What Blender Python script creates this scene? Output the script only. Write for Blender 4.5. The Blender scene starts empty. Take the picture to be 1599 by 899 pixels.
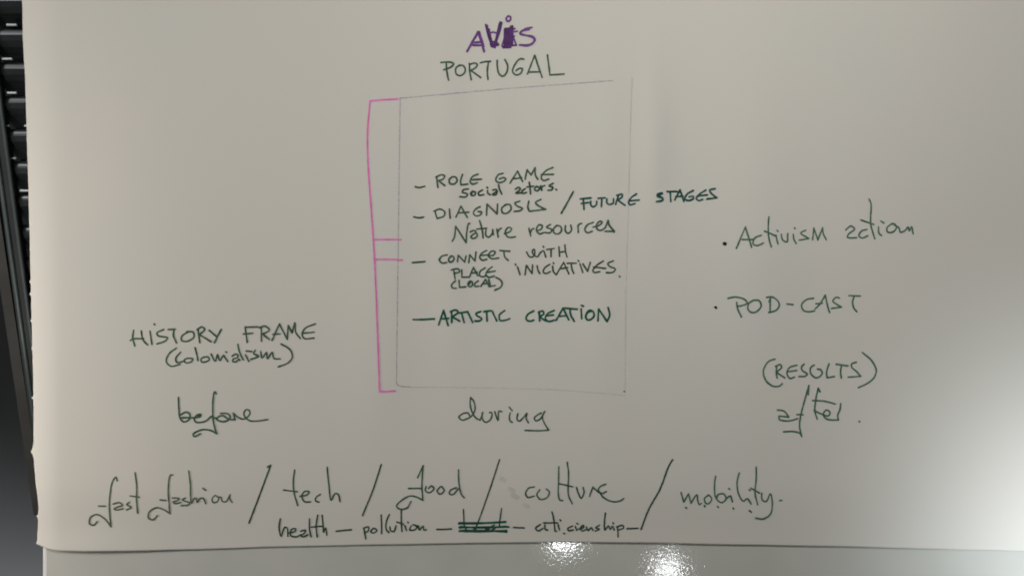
import bpy, bmesh, math, random
from mathutils import Vector, noise
random.seed(4)
C = bpy.context.scene.collection
SC = bpy.context.scene

# ---------------------------------------------------------------- scale, camera, light, exposure
S = 0.00026            # metres per photo pixel on the table plane
H = 0.326              # camera height above the paper
def at(px, py, z=0.0):
    k = S * (H - z) / H
    return Vector(((px - 799.5) * k, (449.5 - py) * k, z))

cam_d = bpy.data.cameras.new('camera')
cam = bpy.data.objects.new('camera', cam_d); C.objects.link(cam)
cam.location = (0, 0, H)
cam_d.sensor_width = 36
cam_d.lens = 36 * H / (1599 * S)
cam_d.clip_start = 0.005; cam_d.clip_end = 50
SC.camera = cam

SC.view_settings.view_transform = 'Standard'
SC.view_settings.look = 'None'
SC.view_settings.exposure = 0.22
SC.view_settings.gamma = 1.0
SC.render.filter_size = 1.5
SC.cycles.filter_width = 1.9

w = bpy.data.worlds.new('World'); SC.world = w; w.use_nodes = True
bg = w.node_tree.nodes['Background']
bg.inputs[0].default_value = (0.97, 1.0, 0.96, 1); bg.inputs[1].default_value = 0.055

def lamp(name, typ, loc, target, power, col, **kw):
    d = bpy.data.lights.new(name, typ); d.energy = power; d.color = col
    for k, v in kw.items(): setattr(d, k, v)
    o = bpy.data.objects.new(name, d); C.objects.link(o)
    o.location = loc
    o.rotation_euler = (Vector(target) - Vector(loc)).to_track_quat('-Z', 'Y').to_euler()
    return o
lamp('overhead_fill', 'POINT', (0.070, 0.180, 0.335), (0, 0, 0), 2.12, (1.0, 0.985, 0.94), shadow_soft_size=0.05)  # added fill from above, fitted to the brightness falloff across the sheet
lamp('left_edge_fill', 'POINT', (-0.375, -0.045, 0.09), (0, 0, 0), 1.35, (1.0, 0.93, 0.85), shadow_soft_size=0.03)  # added low fill beside the sheet, brightens its left edge
lamp('ceiling_light', 'AREA', (0.150, -0.712, 2.0), (0.150, -0.712, 0), 0.62, (0.95, 0.98, 1.0), shape='DISK', size=0.066)
lamp('ceiling_light', 'AREA', (0.452, -0.815, 2.0), (0.452, -0.815, 0), 0.36, (0.95, 0.98, 1.0), shape='DISK', size=0.062)
lamp('corner_glare_spot', 'SPOT', (0.60, -0.42, 0.55), (0.288, -0.146, 0), 46.0, (0.86, 0.94, 1.0), spot_size=math.radians(18), spot_blend=1.0, shadow_soft_size=0.05)  # added spot that makes the glare in the lower right corner
lamp('slat_highlight_spot', 'SPOT', (-1.2, 1.2, 0.8), (-0.42, 0.11, -0.27), 60.0, (0.96, 0.98, 1.0), spot_size=math.radians(19), spot_blend=0.6, shadow_soft_size=0.22)  # added spot aimed at the chair alone, for highlights on the slats
lamp('floor_fill_spot', 'SPOT', (-0.95, -0.75, 0.3), (-0.83, -0.63, -0.74), 38.0, (0.96, 0.98, 1.0), spot_size=math.radians(47), spot_blend=1.0, shadow_soft_size=0.1)  # added spot that brightens the near part of the floor

# ---------------------------------------------------------------- materials
def lin(r, g, b):
    f = lambda c: (c/255/12.92) if c/255 <= 0.04045 else ((c/255 + 0.055)/1.055)**2.4
    return (f(r), f(g), f(b), 1)

def mat(name, col, rough=0.6, spec=0.5, metal=0.0, var=0.0, vscale=20.0, bump=0.0, bscale=200.0, bdist=0.0005, detail=3.0, col2=None):
    m = bpy.data.materials.new(name); m.use_nodes = True
    nt = m.node_tree; p = nt.nodes['Principled BSDF']
    p.inputs['Roughness'].default_value = rough
    p.inputs['Metallic'].default_value = metal
    p.inputs['Specular IOR Level'].default_value = spec
    p.inputs['Base Color'].default_value = col
    tc = nt.nodes.new('ShaderNodeTexCoord')
    if var > 0 or col2:
        n = nt.nodes.new('ShaderNodeTexNoise'); n.inputs['Scale'].default_value = vscale; n.inputs['Detail'].default_value = detail
        nt.links.new(tc.outputs['Object'], n.inputs['Vector'])
        r = nt.nodes.new('ShaderNodeValToRGB')
        r.color_ramp.elements[0].position = 0.3; r.color_ramp.elements[1].position = 0.7
        c2 = col2 or tuple(min(1, c*(1+var)) for c in col[:3]) + (1,)
        c1 = col if col2 else tuple(c*(1-var) for c in col[:3]) + (1,)
        r.color_ramp.elements[0].color = c1; r.color_ramp.elements[1].color = c2
        nt.links.new(n.outputs['Fac'], r.inputs['Fac']); nt.links.new(r.outputs['Color'], p.inputs['Base Color'])
    if bump > 0:
        b = nt.nodes.new('ShaderNodeBump'); b.inputs['Strength'].default_value = bump; b.inputs['Distance'].default_value = bdist
        n2 = nt.nodes.new('ShaderNodeTexNoise'); n2.inputs['Scale'].default_value = bscale; n2.inputs['Detail'].default_value = 2.0
        nt.links.new(tc.outputs['Object'], n2.inputs['Vector'])
        nt.links.new(n2.outputs['Fac'], b.inputs['Height']); nt.links.new(b.outputs['Normal'], p.inputs['Normal'])
    return m

M_paper = mat('paper', (0.775, 0.735, 0.68, 1), 0.9, 0.12, col2=(0.75, 0.735, 0.68, 1), vscale=16, bump=0.12, bscale=900, bdist=0.00025)
M_table = mat('table_laminate', (0.60, 0.605, 0.56, 1), 0.055, 0.5, col2=(0.66, 0.655, 0.61, 1), vscale=28, bump=0.4, bscale=950, bdist=0.000044)
M_edge  = mat('table_edge_trim', (0.8, 0.8, 0.78, 1), 0.3, 0.5)
M_green = mat('green_ink', lin(68, 97, 77), 0.6, 0.2, var=0.35, vscale=500)
M_dark  = mat('dark_green_ink', lin(57, 82, 64), 0.6, 0.2, var=0.35, vscale=500)
M_teal  = mat('teal_ink', lin(30, 84, 78), 0.6, 0.2, var=0.35, vscale=500)
M_emer  = mat('emerald_ink', lin(18, 90, 72), 0.6, 0.2, var=0.35, vscale=500)
M_purp  = mat('purple_ink', lin(116, 66, 138), 0.55, 0.2, var=0.3, vscale=400)
M_purp2 = mat('dark_purple_ink', lin(86, 42, 108), 0.55, 0.2, var=0.3, vscale=400)
M_pink  = mat('pink_ink', lin(244, 128, 200), 0.6, 0.2, var=0.15, vscale=300)
M_right = mat('grey_green_ink', lin(76, 114, 94), 0.6, 0.2, var=0.3, vscale=500)
M_fast  = mat('worn_green_ink', lin(88, 106, 84), 0.65, 0.2, var=0.3, vscale=400)
M_black = mat('black_ink', lin(30, 34, 32), 0.6, 0.2, var=0.2, vscale=500)
def faint(name, col, alpha, scale=900, lo=0.35, hi=0.65):
    m = mat(name, col, 0.8, 0.1); nt = m.node_tree; p = nt.nodes['Principled BSDF']
    tc = nt.nodes.new('ShaderNodeTexCoord'); n = nt.nodes.new('ShaderNodeTexNoise'); n.inputs['Scale'].default_value = scale
    mr = nt.nodes.new('ShaderNodeMapRange'); mr.inputs['From Min'].default_value = lo; mr.inputs['From Max'].default_value = hi
    mr.inputs['To Min'].default_value = alpha*0.45; mr.inputs['To Max'].default_value = alpha
    nt.links.new(tc.outputs['Object'], n.inputs['Vector']); nt.links.new(n.outputs['Fac'], mr.inputs['Value']); nt.links.new(mr.outputs[0], p.inputs['Alpha'])
    return m
M_pencil  = faint('violet_pencil', lin(142, 120, 164), 0.50)
M_pencil2 = faint('grey_pencil', lin(126, 114, 134), 0.19)
M_smudge  = faint('graphite_smudge', lin(120, 118, 112), 0.13, 250, 0.4, 0.7)
M_slat  = mat('black_slat', (0.022, 0.028, 0.029, 1), 0.36, 0.5, var=0.2, vscale=60)
M_tube  = mat('grey_green_tube', (0.10, 0.125, 0.125, 1), 0.35, 0.5, var=0.12, vscale=40)
M_tube2 = mat('dark_tube', (0.03, 0.034, 0.033, 1), 0.4, 0.5, var=0.2, vscale=40)
M_lip2  = mat('dull_grey_lip', (0.07, 0.085, 0.085, 1), 0.45, 0.5, var=0.12, vscale=40)
M_brown = mat('brown_grey_rail', (0.05, 0.047, 0.043, 1), 0.5, 0.4, var=0.2, vscale=40)
M_glint  = mat('pale_glint', (0.75, 0.78, 0.76, 1), 0.3, 0.5)  # pale colour stands in for light glinting on the slats
M_floor = mat('dark_floor', (0.085, 0.09, 0.093, 1), 0.45, 0.5, var=0.10, vscale=8)

# ---------------------------------------------------------------- helpers
def link(name, bm, m, parent=None, smooth=True, **props):
    me = bpy.data.meshes.new(name); bm.to_mesh(me); bm.free()
    me.materials.append(m)
    if smooth:
        for p in me.polygons: p.use_smooth = True
    o = bpy.data.objects.new(name, me); C.objects.link(o)
    if parent: o.parent = parent
    for k, v in props.items(): o[k] = v
    return o

def box(bm, x0, x1, y0, y1, z0, z1):
    v = [bm.verts.new((x, y, z)) for z in (z0, z1) for y in (y0, y1) for x in (x0, x1)]
    for f in ((0,2,3,1), (4,5,7,6), (0,1,5,4), (2,6,7,3), (0,4,6,2), (1,3,7,5)): bm.faces.new([v[i] for i in f])

def tube(bm, pts, r, n=16):
    rings = []
    for i, p in enumerate(pts):
        d = (pts[min(i+1, len(pts)-1)] - pts[max(i-1, 0)]).normalized()
        a = d.cross(Vector((0, 0, 1))).normalized() if abs(d.z) < 0.98 else Vector((1, 0, 0)); b = a.cross(d)
        rings.append([bm.verts.new(p + r*(math.cos(t)*a + math.sin(t)*b)) for t in (2*math.pi*k/n for k in range(n))])
    for A, B in zip(rings, rings[1:]):
        for k in range(n): bm.faces.new((A[k], A[(k+1) % n], B[(k+1) % n], B[k]))
    bm.faces.new(rings[0][::-1]); bm.faces.new(rings[-1])

def interp(tab, x):
    if x <= tab[0][0]: return tab[0][1]
    for (a, b), (c, d) in zip(tab, tab[1:]):
        if x <= c:
            t = (x-a)/(c-a); t = t*t*(3-2*t)*0.5 + t*0.5
            return b + (d-b)*t
    return tab[-1][1]

# ---------------------------------------------------------------- the setting: floor
bm = bmesh.new(); box(bm, -4, 4, -4, 4, -0.80, -0.74)
link('floor', bm, M_floor, None, False, kind='structure')

# ---------------------------------------------------------------- table
table = bpy.data.objects.new('table', None); C.objects.link(table)
table.location = (0, 0, -0.74)
table['label'] = 'pale glossy laminate table with a bright white rim, under the paper sheet'; table['category'] = 'table'
TX = at(72, 0).x
def local(o, parent): o.parent = parent; o.location = -Vector(parent.location)
bm = bmesh.new(); box(bm, TX, 0.80, -0.42, 0.52, -0.032, -0.0004)
o = link('tabletop', bm, M_table, None, False); local(o, table)
bm = bmesh.new()
n = 10; prof = [(TX - 0.0004 - 0.0022*math.sin(0.5*math.pi*k/n), -0.0029 + 0.0022*math.cos(0.5*math.pi*k/n)) for k in range(n+1)] + [(TX - 0.0026, -0.0305)]
prof = [(TX - 0.0001, -0.0007)] + prof + [(TX - 0.0002, -0.0318)]
A = [bm.verts.new((x, -0.42, z)) for x, z in prof]; B = [bm.verts.new((x, 0.52, z)) for x, z in prof]
for k in range(len(prof)-1): bm.faces.new((A[k], A[k+1], B[k+1], B[k]))
bm.faces.new((A[-1], A[0], B[0], B[-1])); bm.faces.new(A[::-1]); bm.faces.new(B)
o = link('edge_trim', bm, M_edge, None, False); local(o, table)
for lx in (TX + 0.06, 0.74):
    for ly in (-0.36, 0.46):
        bm = bmesh.new(); tube(bm, [Vector((lx, ly, -0.739)), Vector((lx, ly, -0.0325))], 0.02)
        o = link('leg', bm, M_tube2); local(o, table)

# ---------------------------------------------------------------- slatted chair beside the table
chair = bpy.data.objects.new('slatted_chair', None); C.objects.link(chair)
chair['label'] = 'black slatted chair with grey tube rails, in the gap left of the paper'; chair['category'] = 'chair'
ZC = -0.27
chair.location = (at(-60, 250, ZC).x, at(0, 250, ZC).y, -0.74)
def inner_rail(y): return 2 + 0.1326*(y - 168) - 3
ys = [-14, 39, 92, 145, 196.5, 247, 297.5, 347, 397, 446, 495]
ks = S*(H-ZC)/H
glint_spans = {1: [(10, 26)], 2: [(3, 19)], 3: [(11, 26)], 4: [(6, 15), (38, 43)], 5: [(14, 25)], 6: [(31, 45)]}  # glint dashes per slat, built as pale tabs
for i, y in enumerate(ys):
    p = at(0, y + 3, ZC); y1 = p.y; y0 = at(0, (ys[i+1] if i+1 < len(ys) else y+49) - 1.0, ZC).y
    x0 = at(max(inner_rail(y + 20), -70), 0, ZC).x; x1 = at(260, 0, ZC).x
    L = y1 - y0
    # rounded nose along the far edge, then a board that dips away to the near edge
    prof = [(y1 - 0.0060 + 0.0060*math.sin(t), ZC - 0.0060 + 0.0060*math.cos(t)) for t in (math.pi*1.05 - math.pi*1.05*k/12 for k in range(13))]
    prof += [(y1 - 0.010, ZC - 0.0010), (y1 - 0.014, ZC - 0.004), (y0 + 0.002, ZC - 0.020), (y0, ZC - 0.023), (y0 + 0.002, ZC - 0.026), (y1 - 0.010, ZC - 0.014)]
    bm = bmesh.new()
    A = [bm.verts.new((x0, a, z)) for a, z in prof]; B = [bm.verts.new((x1, a, z)) for a, z in prof]
    for k in range(len(prof)): bm.faces.new((A[k], B[k], B[(k+1) % len(prof)], A[(k+1) % len(prof)]))
    bm.faces.new(A); bm.faces.new(B[::-1])
    bmesh.ops.recalc_face_normals(bm, faces=bm.faces)
    sl = link('slat', bm, M_slat, None, False); local(sl, chair)
    for a, b in glint_spans.get(i, []):
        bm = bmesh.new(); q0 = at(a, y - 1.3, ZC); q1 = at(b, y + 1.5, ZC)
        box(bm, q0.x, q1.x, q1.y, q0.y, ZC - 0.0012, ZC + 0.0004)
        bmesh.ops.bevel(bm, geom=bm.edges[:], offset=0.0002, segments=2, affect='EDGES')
        c = link('glint_tab', bm, M_glint, None, False, label='small pale tab standing in for a glint on the slat edge'); c.parent = sl
def strip(cx, cy, slope, half, z0, z1):
    # a straight flat bar lying along the seat edge
    bm = bmesh.new(); vs = []
    for yy in (-80, 800):
        xx = cx + slope*(yy - cy)
        for dx, z in ((-half, z0), (half, z0), (half, z1), (-half, z1)): 
            q = at(xx + dx, yy, (z0 + z1)/2); vs.append(bm.verts.new((q.x, q.y, z)))
    for k in range(4): bm.faces.new((vs[k], vs[(k+1) % 4], vs[4+(k+1) % 4], vs[4+k]))
    bm.faces.new(vs[3::-1]); bm.faces.new(vs[4:])
    bmesh.ops.recalc_face_normals(bm, faces=bm.faces)
    return bm
def lip(x0, y0, x1, y1, r, z, m, name):
    sl = (x1-x0)/(y1-y0); bm = bmesh.new()
    tube(bm, [at(x0 + sl*(yy - y0), yy, z) for yy in (-80, 200, 500, 800)], r)
    o = link(name, bm, m); return o
channel = link('side_rail', strip(11.5, 280, 0.136, 10, ZC - 0.004, ZC + 0.004), M_tube2, None, False); local(channel, chair)
o = lip(2, 168, 50, 530, 0.0015, ZC + 0.0035, M_lip2, 'rail_lip'); o.parent = channel
o = lip(1, 280, 49, 620, 0.0014, ZC + 0.0045, M_tube, 'rail_lip'); o.parent = channel
o = link('lower_rail', strip(33.5, 560, 0.148, 8.0, ZC - 0.030, ZC - 0.016), M_brown, None, False); local(o, chair)
for px, py in ((60, 640), (-25, 90), (230, 500), (230, 0)):
    a = at(px, py, ZC - 0.012); bm = bmesh.new(); tube(bm, [Vector((a.x, a.y, -0.739)), Vector((a.x, a.y, ZC - 0.022))], 0.010)
    o = link('leg', bm, M_tube2); local(o, chair)

# ---------------------------------------------------------------- paper sheet
LEFT = [(-140, 30), (0, 34), (15, 35), (60, 35.5), (85, 37), (130, 39.5), (200, 41.5), (300, 44.5), (400, 47), (480, 48.8), (520, 50), (600, 52), (640, 52.5), (690, 52.5), (706, 50), (720, 53), (745, 55), (790, 60), (815, 59.5), (846, 58), (853, 60), (870, 62)]
BOT = [(50, 848), (60, 850), (66, 853), (75, 857), (90, 859.5), (130, 860.5), (200, 860), (300, 857.5), (450, 853), (600, 850), (750, 847.5), (880, 846), (1000, 847), (1150, 850), (1300, 852.5), (1440, 856), (1520, 858), (1760, 862)]
NUBS = [(441, 2.0), (460, 2.6), (502, 2.2), (545, 1.8), (622, 3.2), (707, 2.2), (806, 2.8), (848, 2.0)]
def left(py):
    x = interp(LEFT, py) + 0.35*noise.noise(Vector((py*0.08, 0, 3)))
    for y, a in NUBS: x -= a*math.exp(-((py-y)/1.9)**2)
    return x
def g(x, c, s): return math.exp(-((x-c)/s)**2)
def pz(px, py):
    # gentle waves of a large sheet that was rolled and folded; z is height above the table (m)
    z = 0.0019
    z += 0.0010*math.sin(px/150 + 0.6*math.sin(py/330)) * (0.6 + 0.4*math.sin(py/260))
    z += 0.0016*g(px, 690 + 0.03*py, 26)*g(py, 260, 260) + 0.0009*g(px, 775 - 0.02*py, 18)*g(py, 230, 130)
    z += 0.0010*g(px, 950 - 0.02*py, 30)*g(py, 330, 260) + 0.0016*g(px, 1180, 60)*g(py, 380, 220)
    z += 0.0018*g(px, 1020, 22)*g(py, 230, 130) + 0.0009*g(px, 590, 40)*g(py, 480, 200)
    z += 0.0007*noise.noise(Vector((px/210, py/360, 1.7)))
    near = min(1.0, max(0.0, (864 - py)/110)); near = near*near*(3 - 2*near)
    z = 0.0003 + (z - 0.0003)*(0.12 + 0.88*near)
    if z < 0.0001: z = 0.0001
    if px < 95: z -= 0.0042*((95-px)/60)**2
    z += 0.0011*g(py, 862, 30)*(g(px, 150, 100) + 0.25*g(px, 1000, 300))
    return z
cols = [0, 1.5, 3, 5, 7, 9.5, 12, 15, 18, 22, 26, 31, 36, 42, 50, 60] + [72 + 11.9*k for k in range(142)]
rows = []
y = 1.0
N = 400
paper = None
bm = bmesh.new(); T = 0.00016
top = []; botv = []
for j in range(N+1):
    v = j/N
    ra, rb = [], []
    for c in cols:
        py0 = -130 + (850+130)*v
        lx = left(py0)
        px = lx + c*(1740 - lx)/1740
        ed = interp(BOT, px)
        py = -130 + (ed + 130)*v
        z = pz(px, py)
        ra.append(bm.verts.new(at(px, py, z))); rb.append(bm.verts.new(at(px, py, z) - Vector((0, 0, T))))
    top.append(ra); botv.append(rb)
nc = len(cols)
for j in range(N):
    for i in range(nc-1):
        bm.faces.new((top[j][i], top[j+1][i], top[j+1][i+1], top[j][i+1]))
        bm.faces.new((botv[j][i], botv[j][i+1], botv[j+1][i+1], botv[j+1][i]))
    bm.faces.new((top[j][0], botv[j][0], botv[j+1][0], top[j+1][0]))
    bm.faces.new((top[j][-1], top[j+1][-1], botv[j+1][-1], botv[j][-1]))
for i in range(nc-1):
    bm.faces.new((top[N][i], botv[N][i], botv[N][i+1], top[N][i+1]))
    bm.faces.new((top[0][i], top[0][i+1], botv[0][i+1], botv[0][i]))
paper = link('paper_sheet', bm, M_paper, None, True,
             label='large off-white paper sheet with handwritten planning notes, lying on the pale table', category='paper')

# ---------------------------------------------------------------- ink: every word is a thin ribbon mesh on the sheet
lay = [0]
def catmull(P, step):
    if len(P) == 2: P = [P[0], ((P[0][0]*2+P[1][0])/3, (P[0][1]*2+P[1][1])/3), ((P[0][0]+P[1][0]*2)/3, (P[0][1]+P[1][1]*2)/3), P[1]]
    Q = [(2*P[0][0]-P[1][0], 2*P[0][1]-P[1][1])] + P + [(2*P[-1][0]-P[-2][0], 2*P[-1][1]-P[-2][1])]
    out = []
    for i in range(1, len(Q)-2):
        p0, p1, p2, p3 = Q[i-1:i+3]
        n = max(2, int(math.hypot(p2[0]-p1[0], p2[1]-p1[1])/step))
        # centripetal Catmull-Rom
        def kn(t, a, b): return t + max(1e-4, math.hypot(b[0]-a[0], b[1]-a[1]))**0.5
        t0 = 0; t1 = kn(t0, p0, p1); t2 = kn(t1, p1, p2); t3 = kn(t2, p2, p3)
        for k in range(n):
            t = t1 + (t2-t1)*k/n
            L = lambda a, b, ta, tb: tuple((tb-t)/(tb-ta)*u + (t-ta)/(tb-ta)*w_ for u, w_ in zip(a, b))
            a1 = L(p0, p1, t0, t1); a2 = L(p1, p2, t1, t2); a3 = L(p2, p3, t2, t3)
            b1 = L(a1, a2, t0, t2); b2 = L(a2, a3, t1, t3)
            out.append(L(b1, b2, t1, t2))
    out.append(P[-1])
    return out

def ribbon(bm, P, width, m=0):
    pts = catmull(P, 1.0)
    lay[0] = (lay[0] + 1) % 24
    base = 0.00006 + lay[0]*0.000005
    n = len(pts); A, B = [], []; s = random.random()*100; wob = random.random()*50
    for i, (x, y) in enumerate(pts):
        a = pts[max(i-1, 0)]; b = pts[min(i+1, n-1)]
        dx, dy = b[0]-a[0], b[1]-a[1]; l = math.hypot(dx, dy) or 1
        dx /= l; dy /= l
        if i: s += math.hypot(x-pts[i-1][0], y-pts[i-1][1])
        h = width*0.5*(1 + 0.22*noise.noise(Vector((s*0.11, wob, 0))) + 0.10*noise.noise(Vector((s*0.5, wob, 9))))
        jx = 0.18*noise.noise(Vector((s*0.16, 4.0, wob))); jy = 0.18*noise.noise(Vector((s*0.16, 8.0, wob)))
        zz = base + 0.00004*i/n
        x += jx; y += jy
        for side, lst in ((1, A), (-1, B)):
            qx, qy = x - dy*h*side, y + dx*h*side
            lst.append(bm.verts.new(at(qx, qy, pz(qx, qy) + zz)))
        if i in (0, n-1):
            sg = -1 if i == 0 else 1
            fan = []
            for t in (0.25, 0.5, 0.75):
                th = math.pi*t; ox = -dy*math.cos(th) + sg*dx*math.sin(th); oy = dx*math.cos(th) + sg*dy*math.sin(th)
                qx, qy = x + ox*h, y + oy*h
                fan.append(bm.verts.new(at(qx, qy, pz(qx, qy) + zz)))
            f = bm.faces.new([A[-1]] + fan + [B[-1]]); f.material_index = m
    for i in range(n-1):
        try: bm.faces.new((A[i], B[i], B[i+1], A[i+1])).material_index = m
        except ValueError: pass

CROP = {1: (660, 10, 6.66), 2: (630, 250, 6.396), 3: (870, 270, 6.15), 4: (630, 370, 6.396), 5: (780, 370, 6.396), 6: (190, 490, 4.997),
        7: (260, 590, 8.883), 8: (700, 600, 8.883), 9: (1180, 540, 5.995), 10: (1110, 300, 4.845), 11: (1100, 440, 6.15),
        12: (130, 710, 5.158), 13: (430, 710, 5.158), 14: (700, 710, 5.158), 15: (980, 700, 6.15), 0: (0, 0, 1)}
def strokes(bm, crop, text, width, m=0):
    x0, y0, s = CROP[crop]
    for st in text.split('|'):
        seg = []
        for tok in st.split():
            corner = tok.endswith('*'); a, b = tok.rstrip('*').split(',')
            seg.append((x0 + float(a)/s, y0 + float(b)/s))
            if corner: ribbon(bm, seg, width, m); seg = [seg[-1]]
        if len(seg) > 1: ribbon(bm, seg, width, m)
def word(label, m, width, *parts, name='handwritten_word'):
    bm = bmesh.new()
    for crop, text, *wd in parts: strokes(bm, crop, text, 1.07*width*(wd[0] if wd else 1))
    for f in bm.faces:
        f.normal_update()
        if f.normal.z < 0: f.normal_flip()
    return link(name, bm, m, paper, False, label=label)

# --- pencil frame and pink bracket
word('thin violet pencil line along the top and left of the frame', M_pencil, 1.25, (0, '625,153 623,300 621,450 619,598|624,154 700,147 800,138 880,132 957,126|619,598 623,602 640,604'), name='pencil_line')
word('faint grey pencil line down the right and along the bottom of the frame', M_pencil2, 1.3, (0, '987,122 984,220 982,300 978,450 976,612|640,604 740,605 860,608 976,617'), name='pencil_line')
word('dark dot at the foot of the right frame line', M_black, 2.2, (0, '974.6,610.8 975.4,611.2'), name='ink_dot')
word('pink bracket line beside the pencil frame', M_pink, 2.7, (0, '621,155 600,156 578,158* 574,205 575,260 580,330 584,390 587,450 590,530 593,611* 604,611 617,610'), name='bracket')
word('two short pink rungs across the bracket', M_pink, 2.5, (0, '583,374 604,374 626,374|584,405 606,405 628,406'), name='bracket_rung')

# --- heading
word('scribbled-over purple place name at the top of the sheet', M_purp, 3.2,
  (1, '462,470 575,265* 640,472|470,462 540,340 580,272|588,268 634,420|525,405 630,408|535,378 612,372'),
  (1, '700,280 735,270 772,285', 0.8), (1, '1135,222 1060,240 1012,283 1065,300 1150,318 1168,350 1118,398 1010,405|1110,242 1032,262 1014,290 1090,308 1158,338 1148,385 1080,412 1008,402', 0.9),
  (1, '890,103 868,130 885,158 912,145 914,112 888,103', 0.95), (1, '945,330 975,408|945,265 985,262|825,415 850,330', 0.8))
word('dark overwritten middle letters of the purple place name', M_purp2, 3.3,
  (1, '655,192 690,330 728,425* 790,300 822,172|670,200 705,360 738,420 778,330 806,165|662,205 690,300 715,420|690,240 722,400|800,180 750,390|815,178 768,350', 0.85),
  (1, '708,370 770,372|705,398 782,388|715,418 765,410 790,400|740,420 752,430', 0.9),
  (1, '855,235 850,425|866,232 862,428|878,235 874,430|890,232 886,430|902,230 897,428|915,212 910,428|930,205 922,410|936,210 932,400', 0.95),
  (1, '855,245 960,235|855,318 955,312|830,420 970,406|838,432 920,425', 0.75))
word('word PORTUGAL in dark green capitals', M_green, 2.6,
  (1, '190,585 290,583 322,600 292,635 218,662|245,585 252,680 270,770|385,610 345,648 350,705 390,722 435,692 441,645 412,615 362,625|485,595 492,690 505,765|488,607 540,592 568,605 550,640 500,668* 605,742|600,590 650,578 705,575|685,578 672,680 680,762|775,565 780,650 800,710 835,728 872,690 884,620 855,555'),
  (1, '1052,552 1010,550 952,620 936,680 970,715 1020,697 1037,650 1005,648 972,670|1090,705 1165,512* 1242,742|1100,685 1225,682|1298,508 1312,620 1325,715* 1470,705'))

# --- list inside the frame
word('first short dash of the list', M_dark, 2.6, (2, '118,266 155,276 214,262'), name='list_dash')
word('word ROLE in green capitals', M_green, 2.6, (2, '332,165 335,210 345,275|325,170 380,148 412,160 395,190 348,206* 412,255|490,165 458,195 468,235 505,240 537,205 520,170 483,166|590,145 572,200 573,248* 642,240|744,142 690,165 666,215 690,240 738,226|680,198 777,190'))
word('word GAME in green capitals', M_green, 2.6, (2, '995,133 945,150 922,200 950,225 1000,215 1022,190 1000,175 958,190|1065,230 1140,110* 1190,215|1103,187 1182,178|1215,192 1235,98* 1275,150* 1315,78* 1318,150 1342,192|1492,75 1420,110 1376,175 1398,205 1452,190|1375,146 1500,143'))
word('small word Social in dark green', M_dark, 2.7, (2, '648,288 597,300 588,320 640,340 622,368 563,366|690,310 670,335 684,356 716,346 720,320 688,312|690,312 678,345|790,300 750,325 752,350 802,346|840,305 843,330 868,348|834,272 841,280|893,300 930,294 922,320 888,345 925,346 938,308|950,248 960,290 982,340'))
word('small word actors in dark green', M_dark, 2.7, (2, '1118,292 1150,273 1167,290 1142,315 1122,330 1178,326|1217,285 1183,315 1195,332 1228,325|1256,222 1265,280 1270,338|1232,270 1302,262|1325,265 1308,293 1338,307 1362,280 1330,262|1372,258 1382,302|1376,282 1392,262 1412,255|1496,233 1455,258 1492,275 1477,300 1443,301|1522,292 1530,298'))
word('second short dash of the list', M_dark, 2.6, (2, '103,567 150,576 202,570'), name='list_dash')
word('word DIAGNOSIS in green capitals', M_green, 2.6, (2, '315,515 325,550 337,582|303,510 370,490 412,520 402,560 337,583|460,490 466,580|525,570 575,460* 638,572|545,528 652,520|765,466 720,490 698,530 725,556 770,545 780,520 745,514|830,552 835,440* 935,537* 940,440|1030,440 983,480 990,525 1030,532 1074,490 1062,445 1012,447|1162,410 1113,430 1130,455 1188,485 1165,505 1106,512|1252,410 1243,470 1258,512|1372,392 1320,425 1340,450 1422,492* 1263,511'))
word('slash before FUTURE', M_dark, 2.9, (3, '155,180 95,290 40,388'), name='slash')
word('word FUTURE in teal capitals', M_teal, 2.8, (3, '220,250 325,240|250,245 255,300 258,352|230,295 302,285|322,272 325,310 345,326 377,305 380,272|393,245 462,240|430,245 425,325|478,250 478,287 497,303 537,290 542,248|590,212 562,302|573,217 622,205 624,230 580,262* 652,312|762,203 715,235 686,280 700,306 748,295|700,268 787,262'))
word('word STAGES in teal capitals', M_teal, 2.9, (3, '1007,193 965,205 963,225 1017,245 1010,266 953,275|1010,200 972,212 1005,238 1018,258 965,272|1058,180 1152,180|1085,180 1092,277|1130,260 1180,163* 1217,274|1140,228 1207,225|1307,170 1250,203 1226,250 1265,267 1307,245 1305,225 1268,230|1427,167 1370,203 1338,245 1360,267 1397,255|1355,220 1442,212|1517,152 1468,165 1475,190 1534,240* 1440,250'))
word('word Nature in green', M_green, 2.6, (2, '487,810 508,772 522,660* 627,825* 632,730 652,632 664,636|667,718 700,703 722,710 718,728 690,746 674,766 688,783 718,776 738,752 724,722|760,603 785,690 796,777|733,690 832,680|825,690 823,750 850,770 887,730 890,690 897,745|933,690 946,767|942,722 960,690 978,680|1008,735 1065,712 1078,682 1047,673 1018,720 1040,766 1080,772 1117,765'))
word('word resources in green', M_green, 2.6, (2, '1253,680 1271,757|1265,737 1285,690 1302,684|1328,706 1375,690 1387,655 1350,648 1328,700 1360,737 1397,725|1467,643 1430,670 1482,695 1462,726 1413,723|1530,653 1498,690 1505,727 1545,737 1578,705 1570,663 1533,652'),
  (3, '80,508 78,555 105,581 137,550 130,500|200,505 203,572|198,512 215,490 237,485|347,475 290,500 266,545 290,574 337,560|345,520 400,505 432,475 415,463 378,500 385,540 420,552 462,525* 490,457* 500,500 550,560* 460,560|547,555 548,570'))
word('third dash of the list', M_dark, 2.7, (4, '88,256 150,252 214,245'), name='list_dash')
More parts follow.
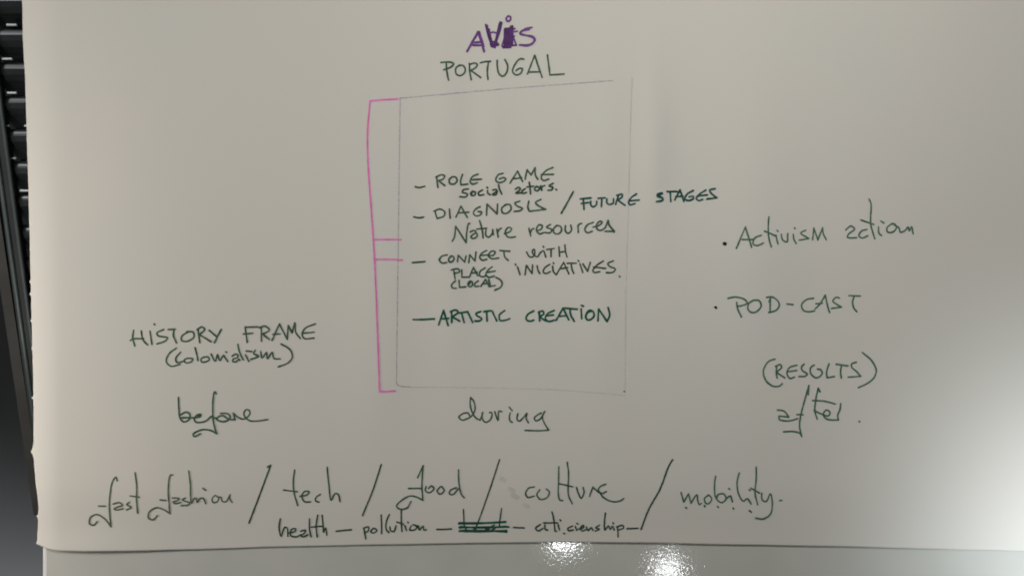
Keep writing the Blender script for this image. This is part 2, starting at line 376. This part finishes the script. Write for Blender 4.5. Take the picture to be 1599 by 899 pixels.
word('word CONNECT in green', M_green, 2.6, (4, '437,180 385,190 360,230 385,260 432,255|480,188 453,215 460,247 487,246 507,215 490,190 468,196|540,247 548,183* 612,250* 626,188|653,257 662,178* 715,240* 724,150|832,135 780,165 763,205 790,232 832,222|768,186 850,176|845,187 900,180 915,147 882,142 848,185 880,216 952,210|963,135 1062,143|1003,140 1013,200 1047,233'))
word('word with in green', M_dark, 2.4, (5, '268,148 300,197 337,196 353,155 345,123 328,140 343,180 380,197 407,150 |400,167 437,137 462,200|435,93 442,103|473,126 547,115|515,120 515,197|593,98 600,192|653,78 660,150 674,200|600,152 657,145'))
word('word PLACE in green capitals', M_green, 2.6, (4, '503,340 517,420|476,330 545,318 562,345 505,364|582,328 585,402* 652,400|658,400 700,303* 742,387|680,362 737,352|817,308 765,345 760,385 795,397 828,383|887,297 840,335 823,375 850,402 907,390|835,352 917,340'))
word('bracketed word LOCAL in small green capitals', M_green, 2.6, (4, '520,438 483,475 488,506 527,513|555,433 560,502* 622,497|665,438 643,470 660,497 690,480 680,443 653,448|668,445 660,470|747,438 713,465 715,492 752,490|773,492 820,423* 857,497|790,467 852,461|850,423 870,492* 917,483|923,403 970,430 986,465 968,503 913,530'))
word('word INICIATIVES in green capitals', M_dark, 2.5, (5, '157,270 164,280|180,298 206,377|255,377 268,283* 325,364* 331,278|375,288 388,340 402,364|502,273 450,310 438,350 465,364 507,345|536,256 543,266|530,293 538,345 567,377* 640,253* 692,367|610,317 682,305|678,262 767,262|715,262 725,320 742,364|784,233 793,243|803,268 832,354|833,268 880,342* 907,253|1037,240 975,280 932,337 950,354 1002,345|940,300 1060,313|1137,238 1083,265 1095,290 1157,320 1132,353 1066,356|1197,391 1205,398'))
word('long fourth dash of the list', M_emer, 2.9, (4, '98,824 200,822 307,817'), name='list_dash')
word('word ARTISTIC in emerald capitals', M_emer, 2.9, (4, '352,877 400,733* 446,882|375,816 452,812|480,743 483,852|468,745 520,728 547,750 485,796* 562,839|547,760 642,745|580,755 607,852|640,743 692,852|772,743 723,765 735,785 782,815 762,836 713,839|803,745 872,735|830,740 836,837|885,738 932,837|1012,733 958,780 965,831 1010,832 1062,814'))
word('word CREATION in emerald capitals', M_emer, 2.9, (5, '342,737 280,775 266,820 300,840 342,830|398,743 400,837|388,755 430,738 443,765 400,796* 462,837|392,745 404,835|547,733 480,765 458,815 490,842 547,830|463,786 537,778|566,830 635,708* 692,827|588,792 667,785|653,709 777,721|705,715 710,770 747,840|819,681 838,690|815,718 821,814|905,733 863,780 870,822 900,827 943,790 935,745 900,730 873,752|888,738 912,745|983,837 990,718* 1075,842* 1100,780 1085,703'))

# --- left column
word('word HISTORY in green capitals', M_green, 2.6, (6, '93,128 86,185 102,250|68,207 85,196 170,192|152,132 165,200 202,242|220,133 236,237|252,77 258,84|328,122 275,148 285,170 357,185 340,210 276,233|363,122 417,119|408,120 404,170 427,226|520,138 468,175 468,207 510,213 563,180 557,143 508,138|595,118 609,224|588,122 625,102 648,120 605,160* 697,216|683,128 737,174|777,120 755,160 724,224'))
word('word FRAME in green capitals', M_green, 2.6, (6, '963,108 980,220|963,103 1062,101|950,156 1022,150|1090,113 1090,212|1073,108 1120,96 1153,125 1100,156* 1152,199|1173,207 1230,78* 1292,197* 1300,90* 1330,146* 1352,70 1358,140 1394,192|1178,159 1237,155|1512,77 1435,110 1408,155 1425,190 1502,188|1408,151 1502,142'))
word('bracketed word Colonialism in green', M_green, 2.5, (6, '427,266 370,310 348,370 385,407 455,392|460,298 423,345 430,377 478,370|515,343 488,360 500,380 545,370 553,350 513,345|572,263 585,310 595,362|645,335 620,350 622,372 652,374 684,355 672,335 640,337|698,313 730,367 748,318 766,362 795,322 806,340 828,370|812,294 818,300|860,330 888,313 908,322 902,340 870,352 866,368 892,373 916,350 922,362|906,238 918,290 936,335 950,358|966,318 980,345 993,370|972,289 1017,293|1042,283 1030,308 1067,330 1008,353|1085,293 1095,342 1130,300 1137,347 1175,298 1187,345 1237,350|1243,234 1315,280 1332,335 1300,380 1222,412'))
word('word before in large green script', M_green, 2.5, (7, '165,268 170,400 190,560 245,607 320,560 318,495 270,470 190,512|196,550 290,547 390,548 470,530 475,505 430,508 385,560 400,603 460,615 550,590 625,530 640,545 700,556|690,220 668,188 645,300 648,580 672,700 698,772* 610,725 520,712 420,740 368,780 385,807 470,772|748,488 850,495 884,540 840,590 760,602 698,570 722,533 790,520 830,550 880,572 952,574* 925,488* 990,540 1060,567 1110,550 1157,490 1142,443 1102,440 1073,490 1098,550 1160,592 1280,592 1402,574|420,512 455,518'))

# --- middle and right columns
word('word during in large green script', M_green, 2.4, (8, '302,440 270,395 200,405 148,450 190,492 260,475 330,430 372,340 352,230 312,180* 303,260 330,380 380,460 442,494* 470,420 480,378 468,440 490,505 530,522 580,490 607,420 592,383 573,388|643,375 690,497 695,400 705,368 742,377|858,393 848,450 855,503 887,522|847,314 883,361|965,403 953,480 985,507 1040,460 1092,398 1080,470 1112,530|1292,393 1240,420 1193,465 1213,502 1270,480 1337,373* 1305,450 1330,530 1392,632* 1250,640 1065,635'))
word('bracketed word RESULTS in green capitals', M_right, 2.5, (9, '180,122 120,145 73,230 95,320 160,374 215,377 250,353|197,193 192,245 202,300|186,190 230,173 242,200 193,246* 274,297|387,178 320,200 293,250 320,302 362,290|298,240 387,228|452,170 430,195 435,225 482,262 465,281 406,285|547,177 513,205 518,260 565,297 607,280 623,245 605,218 578,215|687,166 665,240 668,297* 737,285|753,170 864,185|805,178 795,235 803,300|942,151 900,168 898,195 945,240 984,283* 866,291|998,60 1080,130 1128,220 1112,290 1060,340 963,389'))
word('word after in tall green script', M_right, 2.5, (9, '203,598 265,608 312,664* 218,655* 222,685 280,700 340,695 392,678|493,457 499,368* 455,520 420,660 412,760 432,845* 412,815 350,799 260,801|387,640 442,642|603,428 585,393* 560,520 555,610 576,682|533,510 640,515 747,542|546,602 620,637 680,652 697,622 662,598 633,640 665,682 720,691 775,691* 768,650 790,590 797,538|968,703 975,709'))
word('round ink bullet before Activism', M_black, 5.0, (10, '101,389 107,391'), name='ink_dot')
word('word Activism in green', M_right, 2.4, (10, '193,425 262,263* 309,417|236,358 320,358|382,325 335,345 320,390 350,404 397,385|440,186 434,270 440,350 459,412|406,295 450,312 490,332|492,325 509,392|502,289 509,297|533,318 543,360 575,377 582,313|623,318 630,360 647,389|632,269 638,276|717,288 680,310 715,335 742,351* 670,363|770,360 780,272* 810,362* 845,268* 850,310 874,360'))
word('word action in green script', M_right, 2.4, (10, '1020,287 1060,256 1087,280 1042,318 1033,340 1060,346 1103,345|1182,281 1140,295 1120,330 1145,347 1188,330|1198,53 1212,90 1210,240 1241,354|1136,211 1234,245|1268,263 1272,310 1292,329|1287,219 1308,233|1370,238 1333,270 1338,302 1380,300 1405,265 1387,240 1370,240|1392,250 1422,268 1435,302 1470,290 1492,263 1500,292 1518,263 1531,314'))
word('round ink bullet before POD-CAST', M_black, 4.0, (11, '106,244 112,247'), name='ink_dot')
word('word POD-CAST in green capitals', M_right, 2.5, (11, '228,158 300,145 390,172 412,205 370,225 313,233|309,196 320,260 356,337|475,173 428,205 418,260 450,292 500,285 544,235 527,180 470,175|635,143 632,220 630,294|640,145 620,190|596,149 650,145 702,180 719,225 690,272 617,294|793,212 850,218|1047,157 980,170 933,220 950,272 1000,286 1057,278|1063,260 1110,212 1160,127* 1180,220 1202,294|1070,210 1132,205|1297,155 1265,148 1233,185 1270,215 1314,241* 1220,256|1386,132 1497,136|1440,135 1423,190 1435,250 1464,286'))

# --- bottom lines
word('word fast in tall grey-green script', M_fast, 2.3, (12, '273,207 262,178 235,215 215,320 210,430 223,577* 180,520 110,478 60,500 50,550 80,563 113,535|123,410 180,411|240,393 290,383 317,403 270,420 248,432 270,441 322,430|372,380 350,398 385,420 348,441|417,143 428,230 430,380 438,467|378,328 452,338'))
word('word fashion in tall grey-green script', M_fast, 2.3, (12, '722,160 702,162 685,260 693,420 696,470* 650,440 590,423 530,460 525,505 560,521 597,485|618,360 668,366|718,345 772,350 760,365 723,376 740,390 787,380|822,345 798,360 857,385 845,400 788,406|849,128 862,230 872,387 892,350 910,347 917,380 940,350 965,347 987,390|963,267 987,283|1062,323 1038,350 1045,380 1075,377 1092,345 1062,323|1085,340 1110,340 1120,372 1150,375 1182,318* 1180,350 1199,380'))
word('slash between fashion and tech', M_dark, 2.6, (12, '1483,97 1510,83* 1440,270 1335,547'), name='slash')
word('word tech in green script', M_green, 2.5, (13, '155,120 145,200 150,300 180,404|66,281 177,295|198,332 255,320 272,295 235,293 213,330 235,374 282,376|362,317 328,340 323,367 352,379|417,98 430,230 450,362 480,310 505,315 522,374'))
word('slash between tech and food', M_dark, 2.5, (13, '853,76 790,270 701,487'), name='slash')
word('word food in green script', M_green, 2.4, (13, '1146,182 1190,86* 1180,250 1189,364* 1130,335 1080,330 1010,370 976,410 1000,434 1060,425 1092,373|1073,268 1182,268|1215,253 1208,285 1240,302 1277,270 1255,248 1233,270|1330,253 1303,290 1325,314 1360,285 1340,253|1457,262 1410,283 1402,313 1430,317 1472,272|1475,118 1478,220 1500,320 1522,343'))
word('small word health in dark green script', M_dark, 2.4, (13, '40,513 30,580 47,652 75,580 95,588 101,652|108,626 160,612 163,592 130,598 123,645 170,657 205,640|203,612 242,605 232,630 203,647 225,657 262,640|275,513 275,590 287,657|341,483 328,570 337,657|288,580 377,572|377,483 385,570 388,622 405,585 414,642'))
word('dash after health', M_dark, 2.8, (13, '490,613 550,606 611,601'), name='list_dash')
word('small word pollution in dark green script', M_dark, 2.4, (13, '713,588 728,674|710,587 750,578 747,610 723,622|790,588 768,615 790,627 817,605 795,588|852,483 855,560 855,630|917,478 893,540 893,600 914,623|922,578 930,610 955,613 972,568|1015,443 1014,530 1020,614|978,538 1032,556|1043,568 1056,607|1065,538 1071,545|1095,568 1083,602 1120,602 1143,575 1110,560|1135,575 1150,570 1160,602 1190,570 1197,602 1217,600'))
word('dash before the struck-out word', M_dark, 2.7, (13, '1300,598 1360,597 1417,594'), name='list_dash')
word('small word trash under heavy strike-out', M_dark, 2.2, (14, '122,436 125,500 130,570 150,607|203,590 214,607 227,588|288,586 322,583 298,600 332,598|372,560 343,580 377,590 348,603|429,430 418,510 415,572 442,582'))
word('three thick emerald strike-out bars', M_emer, 2.7, (14, '83,552 250,550 463,535|88,545 250,546 460,541|88,583 250,580 487,578|95,577 300,586 467,572|88,612 280,616 472,606|95,606 280,608 470,618'), name='strike_out')
word('slash between food and culture', M_dark, 2.4, (14, '413,36 340,260 240,540 213,602'), name='slash')
word('word culture in green script', M_green, 2.4, (14, '692,256 645,268 623,310 640,340 692,330|737,278 713,320 745,357 797,340 813,295 790,273|890,93 889,200 886,310 900,362 922,366|958,58 969,150 968,320 999,392|890,229 1004,256|1033,260 1050,312 1070,347 1094,300 1085,260|1138,332 1165,258* 1212,302|1267,234 1225,253 1208,285 1240,307 1272,294|1213,290 1250,340 1320,374 1380,370 1414,349'))
word('dash before the last small word', M_dark, 2.6, (14, '526,582 612,586'), name='list_dash')
word('small word citicienship in dark green script', M_dark, 2.4, (14, '742,558 703,590 723,609 762,590|778,562 780,595 798,604|835,456 850,520 859,607|768,545 882,545|885,560 896,602|900,521 907,528|864,610 870,614|930,628 938,633|1002,570 963,590 970,607 1007,602|1023,573 1036,607|1035,549 1046,555|1048,597 1090,582 1087,566 1063,590 1080,610 1107,600|1113,578 1126,607 1150,585 1167,607|1217,564 1188,585 1217,596 1183,611|1266,466 1258,540 1262,602 1290,570 1307,597 1322,572 1336,602|1325,545 1331,550|1364,580 1368,657|1358,577 1405,566 1413,585 1375,602'))
word('dash after the last small word', M_dark, 2.6, (14, '1440,592 1530,588'), name='list_dash')
word('long slash before mobility', M_dark, 2.7, (15, '433,106 390,180 320,370 200,590 129,775'), name='slash')
word('word mobility in green script', M_right, 2.4, (15, '513,420 540,512* 585,433* 608,522* 665,443 675,500 690,537 708,525|780,443 737,480 755,527 785,522 808,480 780,443|845,263 835,350 848,470 900,517 947,480 920,433 870,440 853,480|940,487 987,453 1006,510|972,381 980,388|1073,233 1053,310 1065,430 1110,502 1150,480 1187,530|1167,394 1177,400|1236,176 1235,300 1224,420 1249,537|1183,377 1267,426|1288,428 1293,490 1330,507 1372,433 1390,540 1370,630 1300,674 1230,665|1461,498 1481,496'))
word('five guide dots under mobility', M_dark, 2.4, (15, '557,561 567,573|737,547 744,555|865,555 872,564|1012,569 1019,578|1169,594 1189,609'), name='ink_dot')
# faint graphite smudges
for sm in ('430,192 452,203', '490,270 528,288', '520,320 558,342', '612,402 638,414'):
    word('faint grey smudge beside the word culture', M_smudge, 6.5, (14, sm), name='smudge')
